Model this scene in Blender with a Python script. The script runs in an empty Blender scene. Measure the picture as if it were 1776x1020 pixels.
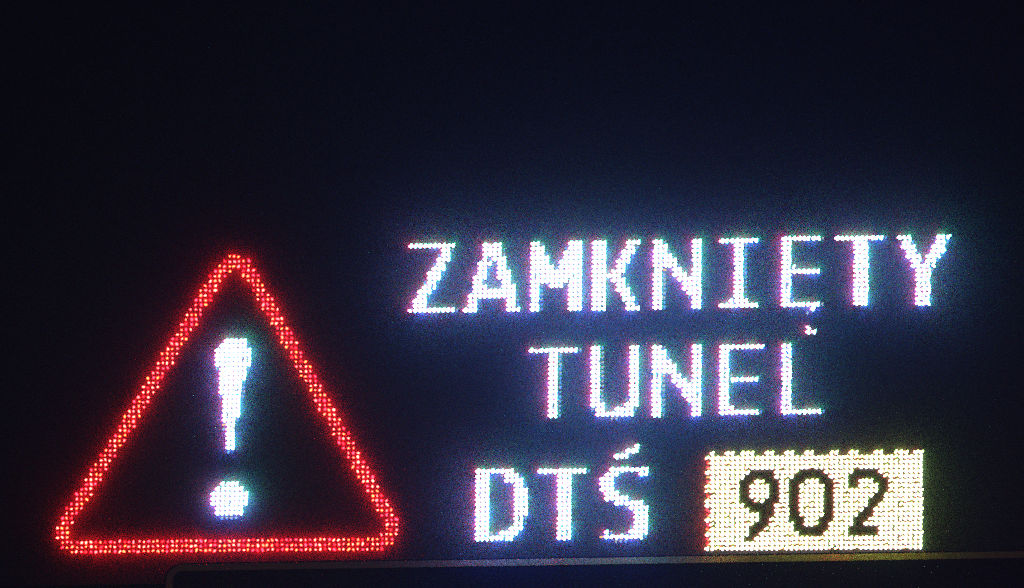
import bpy, bmesh, math, random
from mathutils import Vector, Matrix

random.seed(7)
S = bpy.context.scene
C = S.collection
PX = 0.00241                 # one photo pixel on the sign plane, metres
STAND = 0.020                # how far the diodes stand proud of the sheet behind them
ROLL = math.radians(0.9)     # the photographer held the phone slightly askew
ZC = 6.0                     # height of the picture's centre above the road
DIST = 40.0

# ---------------------------------------------------------------- camera
cam_d = bpy.data.cameras.new("camera")
cam = bpy.data.objects.new("camera", cam_d)
C.objects.link(cam)
cam.location = (0, -DIST - STAND, ZC)
cam.rotation_euler = (math.pi / 2, ROLL, 0)
cam_d.sensor_width = 36
cam_d.lens = 36 * DIST / (1776 * PX)
cam_d.clip_start = 0.1
cam_d.clip_end = 500
S.camera = cam

# ---------------------------------------------------------------- night sky
w = bpy.data.worlds.new("World")
S.world = w
w.use_nodes = True
nt = w.node_tree
nt.nodes.clear()
sky = nt.nodes.new("ShaderNodeTexSky")
sky.sky_type = 'NISHITA'
sky.sun_disc = False
sky.sun_elevation = math.radians(12)
sky.sun_rotation = math.radians(205)
bg = nt.nodes.new("ShaderNodeBackground")
bg.inputs['Strength'].default_value = 0.0002
out = nt.nodes.new("ShaderNodeOutputWorld")
nt.links.new(sky.outputs[0], bg.inputs[0])
nt.links.new(bg.outputs[0], out.inputs[0])

sun_d = bpy.data.lights.new("sun", 'SUN')
sun_d.energy = 0.055
sun_d.angle = math.radians(0.5)
sun_d.color = (1.0, 0.66, 0.5)
sun = bpy.data.objects.new("sun", sun_d)
C.objects.link(sun)
sun.location = (-4, -12, 9)
sun.rotation_euler = Vector((0.42, 0.88, -0.21)).to_track_quat('-Z', 'Y').to_euler()

S.view_settings.view_transform = 'Standard'
S.view_settings.look = 'None'
S.view_settings.exposure = 0
S.view_settings.gamma = 1
S.view_settings.use_curve_mapping = False
S.render.engine = 'CYCLES'
S.cycles.use_denoising = False      # the sensor grain of a night photograph stays
S.cycles.use_adaptive_sampling = False
S.cycles.max_bounces = 4
S.cycles.sample_clamp_indirect = 3.0


# ---------------------------------------------------------------- helpers
def principled(name, col, rough=0.6, noise=0.0, scale=200.0, bump=0.0):
    m = bpy.data.materials.new(name)
    m.use_nodes = True
    t = m.node_tree
    b = t.nodes['Principled BSDF']
    b.inputs['Roughness'].default_value = rough
    b.inputs['Specular IOR Level'].default_value = 0.15
    b.inputs['Base Color'].default_value = (*col, 1)
    if noise:
        tc = t.nodes.new("ShaderNodeTexCoord")
        n1 = t.nodes.new("ShaderNodeTexNoise")
        n1.inputs['Scale'].default_value = scale
        n1.inputs['Detail'].default_value = 5
        t.links.new(tc.outputs['Object'], n1.inputs['Vector'])
        r = t.nodes.new("ShaderNodeValToRGB")
        r.color_ramp.elements[0].position = 0.3
        r.color_ramp.elements[1].position = 0.7
        r.color_ramp.elements[0].color = tuple(c * (1 - noise) for c in col) + (1,)
        r.color_ramp.elements[1].color = tuple(c * (1 + noise) for c in col) + (1,)
        t.links.new(n1.outputs[0], r.inputs[0])
        t.links.new(r.outputs[0], b.inputs['Base Color'])
        if bump:
            bp = t.nodes.new("ShaderNodeBump")
            bp.inputs['Strength'].default_value = bump
            bp.inputs['Distance'].default_value = 0.002
            t.links.new(n1.outputs[0], bp.inputs['Height'])
            t.links.new(bp.outputs[0], b.inputs['Normal'])
    return m


def emitter(name, col, k=1.0):
    m = bpy.data.materials.new(name)
    m.use_nodes = True
    t = m.node_tree
    t.nodes.clear()
    e = t.nodes.new("ShaderNodeEmission")
    mx = max(col)
    e.inputs[0].default_value = (col[0] / mx, col[1] / mx, col[2] / mx, 1)
    e.inputs[1].default_value = mx * k
    o = t.nodes.new("ShaderNodeOutputMaterial")
    t.links.new(e.outputs[0], o.inputs[0])
    return m


def plane(px, py):
    """photo pixel -> (x, z) on the level sign"""
    dx, dy = (px - 888) * PX, (510 - py) * PX
    c, s = math.cos(-ROLL), math.sin(-ROLL)
    return dx * c - dy * s, ZC + dx * s + dy * c


def mesh_obj(name, bm, mats, parent=None):
    me = bpy.data.meshes.new(name)
    bm.to_mesh(me)
    bm.free()
    for m in mats:
        me.materials.append(m)
    o = bpy.data.objects.new(name, me)
    C.objects.link(o)
    if parent is not None:
        o.parent = parent
        o.matrix_parent_inverse = parent.matrix_world.inverted()
    return o


def box(bm, x0, x1, y0, y1, z0, z1, mi=0):
    v = [bm.verts.new(p) for p in ((x0, y0, z0), (x1, y0, z0), (x1, y1, z0), (x0, y1, z0),
                                   (x0, y0, z1), (x1, y0, z1), (x1, y1, z1), (x0, y1, z1))]
    for q in ((0, 1, 5, 4), (1, 2, 6, 5), (2, 3, 7, 6), (3, 0, 4, 7), (4, 5, 6, 7), (3, 2, 1, 0)):
        f = bm.faces.new([v[i] for i in q])
        f.material_index = mi


# ---------------------------------------------------------------- materials
M = {}
PAL = {
    # full-colour pixel: a red, a green and a blue diode
    'R': (110, 8, 24), 'G': (6, 98, 38), 'B': (9, 40, 240),
    # the route number: the blue diode is almost off
    'YR': (52, 10, 6), 'YG': (18, 40, 6), 'YB': (10, 10.5, 12),
    # half-lit pixels on the smoothed edges of the glyphs
    'dR': (0.75, 0.35, 0.5), 'dG': (0.2, 1.0, 0.9), 'dB': (0.2, 0.7, 2.6),
    'wR': (1.0, 0.8, 0.7), 'wG': (0.7, 1.0, 0.9), 'wB': (0.5, 0.8, 1.6),
    'oR': (3.0, 1.0, 0.3), 'oG': (1.6, 1.3, 0.3), 'gG': (0.05, 1.1, 0.25),
    # the warning triangle: red only, sorted into slightly unequal bins
    'T0': (150, 0.92, 1.00), 'T1': (140, 1.20, 0.60), 'T2': (140, 0.35, 0.75),
    'T3': (150, 1.90, 1.40), 'T4': (120, 1.70, 0.50), 'T5': (90, 0.13, 0.25),
    'T6': (13, 0.12, 0.10),
}
for k, v in PAL.items():
    M[k] = emitter("diode_" + k.lower(), v)
KEYS = list(PAL)
MATS = [M[k] for k in KEYS]
lead = principled("diode_leads", (0.02, 0.02, 0.022), 0.7)
LEAD = len(MATS)
MATS.append(lead)
IDX = {k: i for i, k in enumerate(KEYS)}

face_m = principled("matte_black_sheet", (0.045, 0.050, 0.058), 0.85, 0.22, 260.0, 0.15)
cab_m = principled("cabinet_coating", (0.02, 0.02, 0.022), 0.6, 0.2, 30.0)
board_m = principled("navy_sign_sheeting", (0.012, 0.016, 0.05), 0.5, 0.25, 120.0)
border_m = principled("tan_border_sheeting", (0.62, 0.37, 0.21), 0.6, 0.18, 90.0)  # border sheeting in a mottled tan, low in blue
unlit_m = principled("unlit_diode_lens", (0.05, 0.045, 0.04), 0.35, 0.1, 100.0)


# ---------------------------------------------------------------- diodes
def lens(bm, x, z, r, key, tilt=(0, 0), el=1.0, ang=0.0, n=7, y=None, stem=True, jit=0.0):
    """one diode: a small lens disc on a thin lead, tilted so that its
    rear lobe falls on the sheet to one side"""
    tx, tz = tilt
    if y is None:
        y = -HEIGHT.get(key, HEIGHT.get(key[-1], STAND))
        if key in FAR and random.random() < FAR[key][0]:
            y = min(y, -FAR[key][1] * LONG)
            tx, tz = tx * 0.3, tz * 0.1
    vs = []
    for i in range(n):
        a = 2 * math.pi * i / n + 0.3
        rr = r * (1 + random.uniform(-jit, jit))
        u, v = rr * el * math.cos(a), rr / el * math.sin(a)
        dx = u * math.cos(ang) - v * math.sin(ang)
        dz = u * math.sin(ang) + v * math.cos(ang)
        vs.append(bm.verts.new((x + dx, y + (tx * dx + tz * dz), z + dz)))
    f = bm.faces.new(vs)
    f.material_index = IDX[key]
    if stem:
        h = 0.0009
        a = [bm.verts.new((x + h * math.cos(q), y + 0.004, z + h * math.sin(q))) for q in (0.5, 2.6, 4.7)]
        b = [bm.verts.new((x + h * math.cos(q), 0.001, z + h * math.sin(q))) for q in (0.5, 2.6, 4.7)]
        for i in range(3):
            g = bm.faces.new((a[i], a[(i + 1) % 3], b[(i + 1) % 3], b[i]))
            g.material_index = LEAD


PITCH = 8.3 * PX
HEIGHT = {**{'T%d' % i: 0.026 for i in range(7)}, 'R': 0.016, 'G': 0.018, 'B': 0.019, 'YR': 0.013, 'YG': 0.014, 'YB': 0.014}
# invented long leads: some diodes stand far out to wash the sheet with glow
FAR = {'R': (0.14, 0.12), 'G': (0.26, 0.14), 'B': (0.55, 0.15), 'YR': (0.08, 0.11), 'YG': (0.22, 0.12)}
LONG = 1.0
TI = -1.0


def pixel(bm, px, py, code='#'):
    x, z = plane(px, py)
    j = lambda s: random.uniform(-s, s) * PITCH
    p = PITCH
    if code in '#Y':
        ks = ('R', 'G', 'B') if code == '#' else ('YR', 'YG', 'YB')
        r = (0.23 if code == '#' else 0.236) * p * random.uniform(0.93, 1.07)
        q = random.random()
        kr, kg, kb = ks
        if code == '#':
            if q < 0.025:
                kr = 'dR'
            elif q < 0.04:
                kg = 'wG'
        else:
            if q < 0.10:
                kb = None
        ti = TI if code == '#' else TI * 0.5
        lens(bm, x - 0.21 * p + j(.03), z + 0.02 * p + j(.03), r, kr, (-ti, ti * .45), 1.15, .5)
        lens(bm, x + 0.20 * p + j(.03), z + 0.22 * p + j(.03), r, kg, (ti, ti * .45), 1.2, .8)
        if kb:
            lens(bm, x + 0.10 * p + j(.03), z - 0.23 * p + j(.03), r, kb, (0.1, -TI * 0.6), 1.1, .2)
    elif code == '+':      # half-lit, bluish
        r = 0.17 * p * random.uniform(0.8, 1.15)
        lens(bm, x - 0.12 * p + j(.06), z + 0.02 * p + j(.06), r, random.choice(('dR', 'wR', 'dG')), (-TI, TI * .4), jit=.2)
        lens(bm, x + 0.12 * p + j(.06), z + 0.14 * p + j(.06), r, random.choice(('dG', 'wG', 'dB')), (TI, TI * .4), jit=.2)
        lens(bm, x + 0.05 * p + j(.06), z - 0.18 * p + j(.06), r, 'dB', (0, -TI), jit=.2)
    elif code == 'w':      # half-lit, whitish
        r = 0.18 * p * random.uniform(0.8, 1.15)
        lens(bm, x - 0.13 * p + j(.06), z + j(.06), r, 'wR', (-TI, TI * .4), jit=.25)
        lens(bm, x + 0.12 * p + j(.06), z + 0.12 * p + j(.06), r, 'wG', (TI, TI * .4), jit=.25)
        lens(bm, x + 0.04 * p + j(.06), z - 0.17 * p + j(.06), r, random.choice(('wB', 'dB')), (0, -TI), jit=.25)
    elif code == 'o':      # half-lit, orange
        r = 0.2 * p
        lens(bm, x - 0.13 * p + j(.06), z + j(.06), r, 'oR', (-TI, TI * .4), jit=.2)
        lens(bm, x + 0.12 * p + j(.06), z + j(.08), r, 'oG', (TI, TI * .4), jit=.2)
    elif code == 'g':
        lens(bm, x + 0.1 * p, z, 0.2 * p, 'gG', (TI, TI * .4), jit=.2)
    elif code == 'r':      # only the red diode of a yellow pixel
        for a, b in ((-.15, .1), (.12, -.12)):
            lens(bm, x + a * p + j(.06), z + b * p + j(.06), 0.17 * p, random.choice(('T2', 'T1', 'T5')), (-TI, 0.2), jit=.25)


def unlit(bm, px, py):
    x, z = plane(px, py)
    for dx, dz in ((-.21, .02), (.2, .22), (.1, -.23)):
        vs = []
        r = 0.2 * PITCH
        for i in range(7):
            a = 2 * math.pi * i / 7
            vs.append(bm.verts.new((x + dx * PITCH + r * math.cos(a), -0.004, z + dz * PITCH + r * math.sin(a))))
        top = bm.faces.new(vs)
        lo = [bm.verts.new((v.co.x, -0.0005, v.co.z)) for v in vs]
        for i in range(7):
            bm.faces.new((vs[i], lo[i], lo[(i + 1) % 7], vs[(i + 1) % 7]))


SLOPE, LEAN = -0.0165, 0.008


def glyph_bm(rows, x0, pitch, y0, y1, n_main=15):
    """rows of marks -> diodes; x0 = first column, y0 / y1 = first and 15th row (photo pixels)"""
    bm = bmesh.new()
    ncol = max(len(r) for r in rows)
    dy = (y1 - y0) / (n_main - 1)
    xm = x0 + pitch * (ncol - 1) / 2
    for k, row in enumerate(rows):
        for c, ch in enumerate(row):
            if ch == '.':
                continue
            px = x0 + pitch * c
            py = y0 + dy * k + SLOPE * (px - xm)
            pixel(bm, px - LEAN * (dy * k - 56), py, ch)
    return bm


# ---------------------------------------------------------------- the glyphs
Z_ = """##########
.......##+
......+##.
......###.
.....+##..
.....###..
....###...
....###...
...+##+...
...###....
..###.....
..##+.....
.###......
.###......
##########+""".split()
A_ = """....####....
....####+...
....####+...
....#+###...
...###.##...
...##+.##+..
...##..###..
..###..###..
..##+...##+.
..###...###.
..#########.
.##########.
.##+.....##+
.##......##+
###......###""".split()
M_ = """##+.....###
###....+###
###+...####
####...####
####..#####
#####+#####
###########
###########
###########
##+.###.###
##+.....###
##+.....###
##+.....###
##+.....###
##+.....###""".split()
K_ = """###....###
###....##+
###...###.
###...##+.
###..###..
###..##...
###.###...
######+...
###+###...
###..##+..
###..###..
###...##+.
###...###.
###....##+
###....###""".split()
N_ = """##+.....##
###.....##
###+....##
####....##
#####...##
#####+..##
##o.##..##
##w.###.##
##w..#####
##w...####
##+...####
##w....###
##w....+##
##+.....##
##+.....##""".split()
I_ = ["########"] + ["...##+.."] * 12 + ["..####..", "########"]
E1_ = ["########w"] + ["##......."] * 5 + ["###......", "########."] + ["##......."] * 5 + ["##+......", "########w"]
T1_ = ["##########+"] + ["....###...."] * 14
Y_ = """###.....###
.##+....##+
.###...###.
..##...###.
..###.###..
...##+##+..
...#####...
....###+...
....###....
....###....
....###....
....###....
....###....
....###....
....###....""".split()
T2_ = ["##########+"] + ["....##+...."] * 14
U_ = ["##+.....##"] + ["##w.....##"] * 10 + ["##w....w##", "###...+###", "+##..####+", ".########.", "....ww...."]
E2_ = ["#########"] + ["##......."] * 5 + ["##w......", "########."] + ["##......."] * 5 + ["###......", "########+"]
L_ = ["##......."] * 13 + ["##w......", "########+"]
D_ = """########...
###..w###+.
###...####.
###.....##+
###.....###
###.....###
###.....###
###.....###
###.....###
###.....###
###.....##+
###.....##+
###....###.
###w+####..
########...""".split()
S_ = """..########
.###....##
###.......
###.......
###.......
.###......
.#####....
...######.
.....+####
.......###
.......###
.......###
......+###
.#+...####
o########+
...ww+....""".split()

# (what, glyph, first column x, column pitch, first row y, last row y)
TEXT = [
    ("white letter Z", Z_, 712.0, 8.12, 426.5, 538.0),
    ("white letter A", A_, 807.3, 8.32, 425.0, 537.4),
    ("white letter M", M_, 923.5, 8.20, 422.5, 535.8),
    ("white letter K", K_, 1030.3, 8.38, 421.0, 535.0),
    ("white letter N", N_, 1135.9, 8.45, 419.3, 532.5),
    ("white letter I with serifs", I_, 1250.8, 8.55, 417.7, 529.6),
    ("white letter E with a tail under it", E1_, 1358.8, 8.48, 413.7, 528.0),
    ("white letter T", T1_, 1449.4, 8.65, 413.0, 526.0),
    ("white letter Y", Y_, 1557.5, 8.55, 411.6, 526.0),
    ("white letter T", T2_, 920.4, 8.55, 607.5, 720.3),
    ("white letter U", U_, 1028.2, 8.36, 603.5, 718.0),
    ("white letter N", N_, 1134.1, 8.68, 602.0, 718.5),
    ("white letter E", E2_, 1251.2, 8.60, 601.5, 714.8),
    ("white letter L", L_, 1359.0, 8.70, 599.5, 713.8),
    ("white letter D", D_, 828.0, 8.38, 816.8, 933.2),
    ("white letter T", T1_, 935.5, 8.55, 816.8, 932.3),
    ("white letter S with an accent over it", S_, 1043.3, 8.50, 814.0, 930.5),
]

# ---------------------------------------------------------------- the message sign
x0, _ = plane(-230, 500)
x1, _ = plane(2010, 500)
zb = plane(888, 1003)[1]
zt = plane(888, -190)[1]
sign = bpy.data.objects.new("message_sign", None)
C.objects.link(sign)
sign.location = (0, 0.2, zb)
sign['label'] = "big black LED message sign lit with a red warning triangle and white Polish text"
sign['category'] = "message sign"
bpy.context.view_layer.update()

bm = bmesh.new()
box(bm, x0, x1, 0.0, 0.012, zb, zt)
mesh_obj("display_face", bm, [face_m], sign)
bm = bmesh.new()
box(bm, x0 - 0.02, x1 + 0.02, 0.014, 0.42, zb + 0.004, zt + 0.02)
o = mesh_obj("cabinet", bm, [cab_m], sign)
bv = o.modifiers.new("bevel", 'BEVEL')
bv.width = 0.006
bv.segments = 2

letters = []
for lab, rows, gx, gp, gy0, gy1 in TEXT:
    o = mesh_obj("letter", glyph_bm(rows, gx, gp, gy0, gy1), MATS, sign)
    o['label'] = lab + (" of the top line" if gy0 < 500 else " of the middle line" if gy0 < 700 else " of the bottom line")
    letters.append(o)

# tail of the E
bm = bmesh.new()
for px, py, ch in ((1409.3, 535.5, '#'), (1401, 543.5, 'w'), (1401.5, 567.5, '#'), (1400.5, 575.8, '#'), (1410.3, 575.2, '#')):
    pixel(bm, px, py, ch)
mesh_obj("letter_tail", bm, MATS, letters[6])
# stroke over the S
bm = bmesh.new()
for qx, qy, ch in ((475, 170, '#'), (521, 166, '#'), (567, 162, '#'), (535, 134, 'w'), (583, 118, '#'), (625, 120, '#'),
                   (660, 108, '#'), (668, 72, '#'), (530, 255, 'g'), (574, 250, 'g')):
    pixel(bm, 980 + qx / 5.367, 760 + qy / 5.367, ch)
mesh_obj("accent", bm, MATS, letters[16])

# ---- the bright route number box, its digits are left dark
DARK = {
    4: [(9, 13), (19, 23), (30, 34)],
    5: [(8, 13), (18, 24), (29, 35)],
    6: [(7, 9), (12, 14), (17, 19), (23, 25), (29, 30), (34, 36)],
    7: [(7, 8), (13, 14), (17, 18), (24, 25), (29, 30), (35, 36)],
    8: [(7, 8), (13, 14), (17, 18), (24, 25), (35, 36)],
    9: [(7, 8), (13, 14), (17, 18), (24, 25), (34, 35)],
    10: [(7, 9), (12, 14), (17, 18), (24, 25), (33, 35)],
    11: [(8, 13), (17, 18), (24, 25), (33, 34)],
    12: [(9, 13), (17, 18), (24, 25), (32, 33)],
    13: [(11, 13), (17, 18), (24, 25), (31, 33)],
    14: [(11, 12), (17, 19), (23, 25), (30, 32)],
    15: [(10, 12), (18, 19), (23, 24), (30, 31)],
    16: [(9, 11), (18, 24), (29, 34)],
    17: [(9, 10), (19, 23), (29, 34)],
    18: [(8, 9)],
}
TOP = {1, 4, 5, 7, 8, 9, 12, 13, 16, 17, 20, 21, 25, 26, 29, 30, 34, 35, 38, 39, 40, 42, 43}
LEFTW = {1, 4, 7, 8, 10, 11, 14, 17, 20}
bm = bmesh.new()
dig = [bmesh.new(), bmesh.new(), bmesh.new()]
for r in range(21):
    for c in range(44):
        px = 1226.7 + 8.6 * c - 0.004 * r * 8.3
        py = 786.9 + 8.24 * r - 0.0085 * (px - 1226.7)
        if r == 0 and c not in TOP:
            continue
        dk = [i for i, (a, b) in enumerate(DARK.get(r, [])) if a <= c <= b]
        if dk:
            d = 0 if c < 16 else 1 if c < 28 else 2
            unlit(dig[d], px, py)
            continue
        if c == 0 and r not in LEFTW:
            pixel(bm, px + 1.5, py, 'o' if r == 5 else 'r')
        else:
            pixel(bm, px, py, 'Y')
num = mesh_obj("route_number", bm, MATS, sign)
num['label'] = "glowing yellowish white box around dark digits 902"
for b, t in zip(dig, "902"):
    o = mesh_obj("digit", b, [unlit_m], num)
    o['label'] = "dark unlit digit " + t

# ---- exclamation mark (shorter leads)
LONG = 0.3
bm = bmesh.new()
EX = [("..#####.", 123), (".######.", 123), ("########", 123), ("########", 123), ("########", 123), ("########", 123),
      ("+######+", 123), (".######.", 123), (".######.", 120), (".#####+.", 122), (".#####+.", 120), (".#####+.", 118),
      (".+####+", 112), ("####", 182), ("####", 182), ("####", 182), ("####", 182), ("###+", 180), ("o##", 176), ("w##", 174),
      (".##", 174), (".##", 174), (".##", 174), (".##", 174), (".+", 176)]
for k, (row, xs) in enumerate(EX):
    for c, ch in enumerate(row):
        if ch == '.':
            continue
        pixel(bm, 350 + (xs + 36.7 * c) / 4.64, 575 + (78 + 37.2 * k) / 4.64 - 0.012 * (c - 3) * 8, ch)
ex = mesh_obj("exclamation_mark", bm, MATS, sign)
bm = bmesh.new()
for y, xs, n, ch in ((245, 362, 4, '#'), (335, 278, 6, '#'), (425, 195, 8, '#'), (510, 190, 8, '#'), (592, 188, 8, '#'),
                     (677, 275, 6, '#'), (762, 270, 6, '#'), (850, 355, 4, 'w')):
    for c in range(n):
        pixel(bm, 350 + (xs + 84 * c) / 10.2, 815 + y / 10.2 - 0.012 * (c - 3) * 8, ch)
mesh_obj("exclamation_point", bm, MATS, ex)

# ---- warning triangle
PATH = [(130, 949), (120, 945), (111, 936), (110, 918), (122, 894), (220.4, 737.3), (273.7, 649.4), (371, 489), (386, 465),
        (397, 457), (408, 455), (419, 457), (428, 466), (441.4, 489), (545, 670), (634, 827), (663, 876), (677, 904), (679, 922),
        (669, 937), (656, 943.5), (130, 949)]


def dist_path(x, y):
    best = 1e9
    for (ax, ay), (bx, by) in zip(PATH, PATH[1:]):
        dx, dy = bx - ax, by - ay
        t = max(0, min(1, ((x - ax) * dx + (y - ay) * dy) / (dx * dx + dy * dy)))
        best = min(best, math.hypot(x - ax - t * dx, y - ay - t * dy))
    return best


bm = bmesh.new()
for jy in range(-1, 64):
    for ix in range(-4, 72):
        px = 125 + 8.27 * ix
        py = 957.3 - 8.35 * jy - 0.0105 * (px - 125)
        if dist_path(px, py) > 11.8:
            continue
        x, z = plane(px, py)
        q = random.choices(('T0', 'T1', 'T2', 'T3', 'T4', 'T5'), (24, 20, 17, 23, 11, 9))[0]
        n = random.choice((1, 1, 2))
        for _ in range(n):
            lens(bm, x + random.uniform(-.13, .13) * PITCH, z + random.uniform(-.12, .12) * PITCH,
                 PITCH * random.uniform(0.19, 0.3) / n ** .4, q, (random.uniform(-.4, .4), random.uniform(-.4, .4)),
                 random.uniform(0.9, 1.35), random.uniform(0, 3.1), n=6, jit=.3)
o = mesh_obj("warning_triangle", bm, MATS, sign)
o['label'] = "red outlined triangle of glowing diodes"


# ---------------------------------------------------------------- the road sign underneath
def rrect(x0, x1, z0, z1, r, n=8):
    pts = []
    for cx, cz, a0 in ((x1 - r, z1 - r, 0), (x0 + r, z1 - r, 90), (x0 + r, z0 + r, 180), (x1 - r, z0 + r, 270)):
        for i in range(n + 1):
            a = math.radians(a0 + 90 * i / n)
            pts.append((cx + r * math.cos(a), cz + r * math.sin(a)))
    return pts


def slab(bm, pts, y0, y1):
    f = [bm.verts.new((x, y0, z)) for x, z in pts]
    b = [bm.verts.new((x, y1, z)) for x, z in pts]
    bm.faces.new(f)
    bm.faces.new(b[::-1])
    n = len(pts)
    for i in range(n):
        bm.faces.new((f[i], b[i], b[(i + 1) % n], f[(i + 1) % n]))


lx = plane(288, 1010)[0]
lz = plane(330, 977)[1] - 0.004
rx = lx + 4.6
lo = lz - 1.5
low = bpy.data.objects.new("direction_sign", None)
C.objects.link(low)
low.location = ((lx + rx) / 2, 0, lo)
low['label'] = "dark navy road sign with a dim pale rounded border, cut off below the message sign"
low['category'] = "road sign"
bpy.context.view_layer.update()
bm = bmesh.new()
slab(bm, rrect(lx - 0.006, rx, lo, lz + 0.006, 0.075), -0.032, -0.004)
o = mesh_obj("sign_board", bm, [board_m], low)
bm = bmesh.new()
B = 0.027
po, pi = rrect(lx, rx - 0.006, lo + 0.006, lz, 0.072), rrect(lx + B, rx - 0.006 - B, lo + 0.006 + B, lz - B, 0.072 - B)
vo = [bm.verts.new((x, -0.0345, z)) for x, z in po]
vi = [bm.verts.new((x, -0.0345, z)) for x, z in pi]
n = len(po)
for i in range(n):
    bm.faces.new((vo[i], vo[(i + 1) % n], vi[(i + 1) % n], vi[i]))
r = bmesh.ops.extrude_face_region(bm, geom=bm.faces[:])
bmesh.ops.translate(bm, verts=[v for v in r['geom'] if isinstance(v, bmesh.types.BMVert)], vec=(0, 0.0022, 0))
bmesh.ops.recalc_face_normals(bm, faces=bm.faces[:])
mesh_obj("border", bm, [border_m], low)

# ---------------------------------------------------------------- haze added to carry the camera bloom around the sign
hz = bpy.data.materials.new("bloom_haze")
hz.use_nodes = True
t = hz.node_tree
t.nodes.clear()
pv = t.nodes.new("ShaderNodeVolumePrincipled")
pv.inputs['Color'].default_value = (0.46, 0.62, 1.0, 1)
pv.inputs['Density'].default_value = 0.0095
pv.inputs['Anisotropy'].default_value = 0.0
om = t.nodes.new("ShaderNodeOutputMaterial")
t.links.new(pv.outputs[0], om.inputs['Volume'])
bm = bmesh.new()
box(bm, -7, 7, -DIST - 2.0, 2.0, 1.5, 10.5)
o = mesh_obj("haze", bm, [hz])
o['kind'] = "stuff"
o['label'] = "thin haze added for the soft bloom around the lit sign"
o['category'] = "haze"
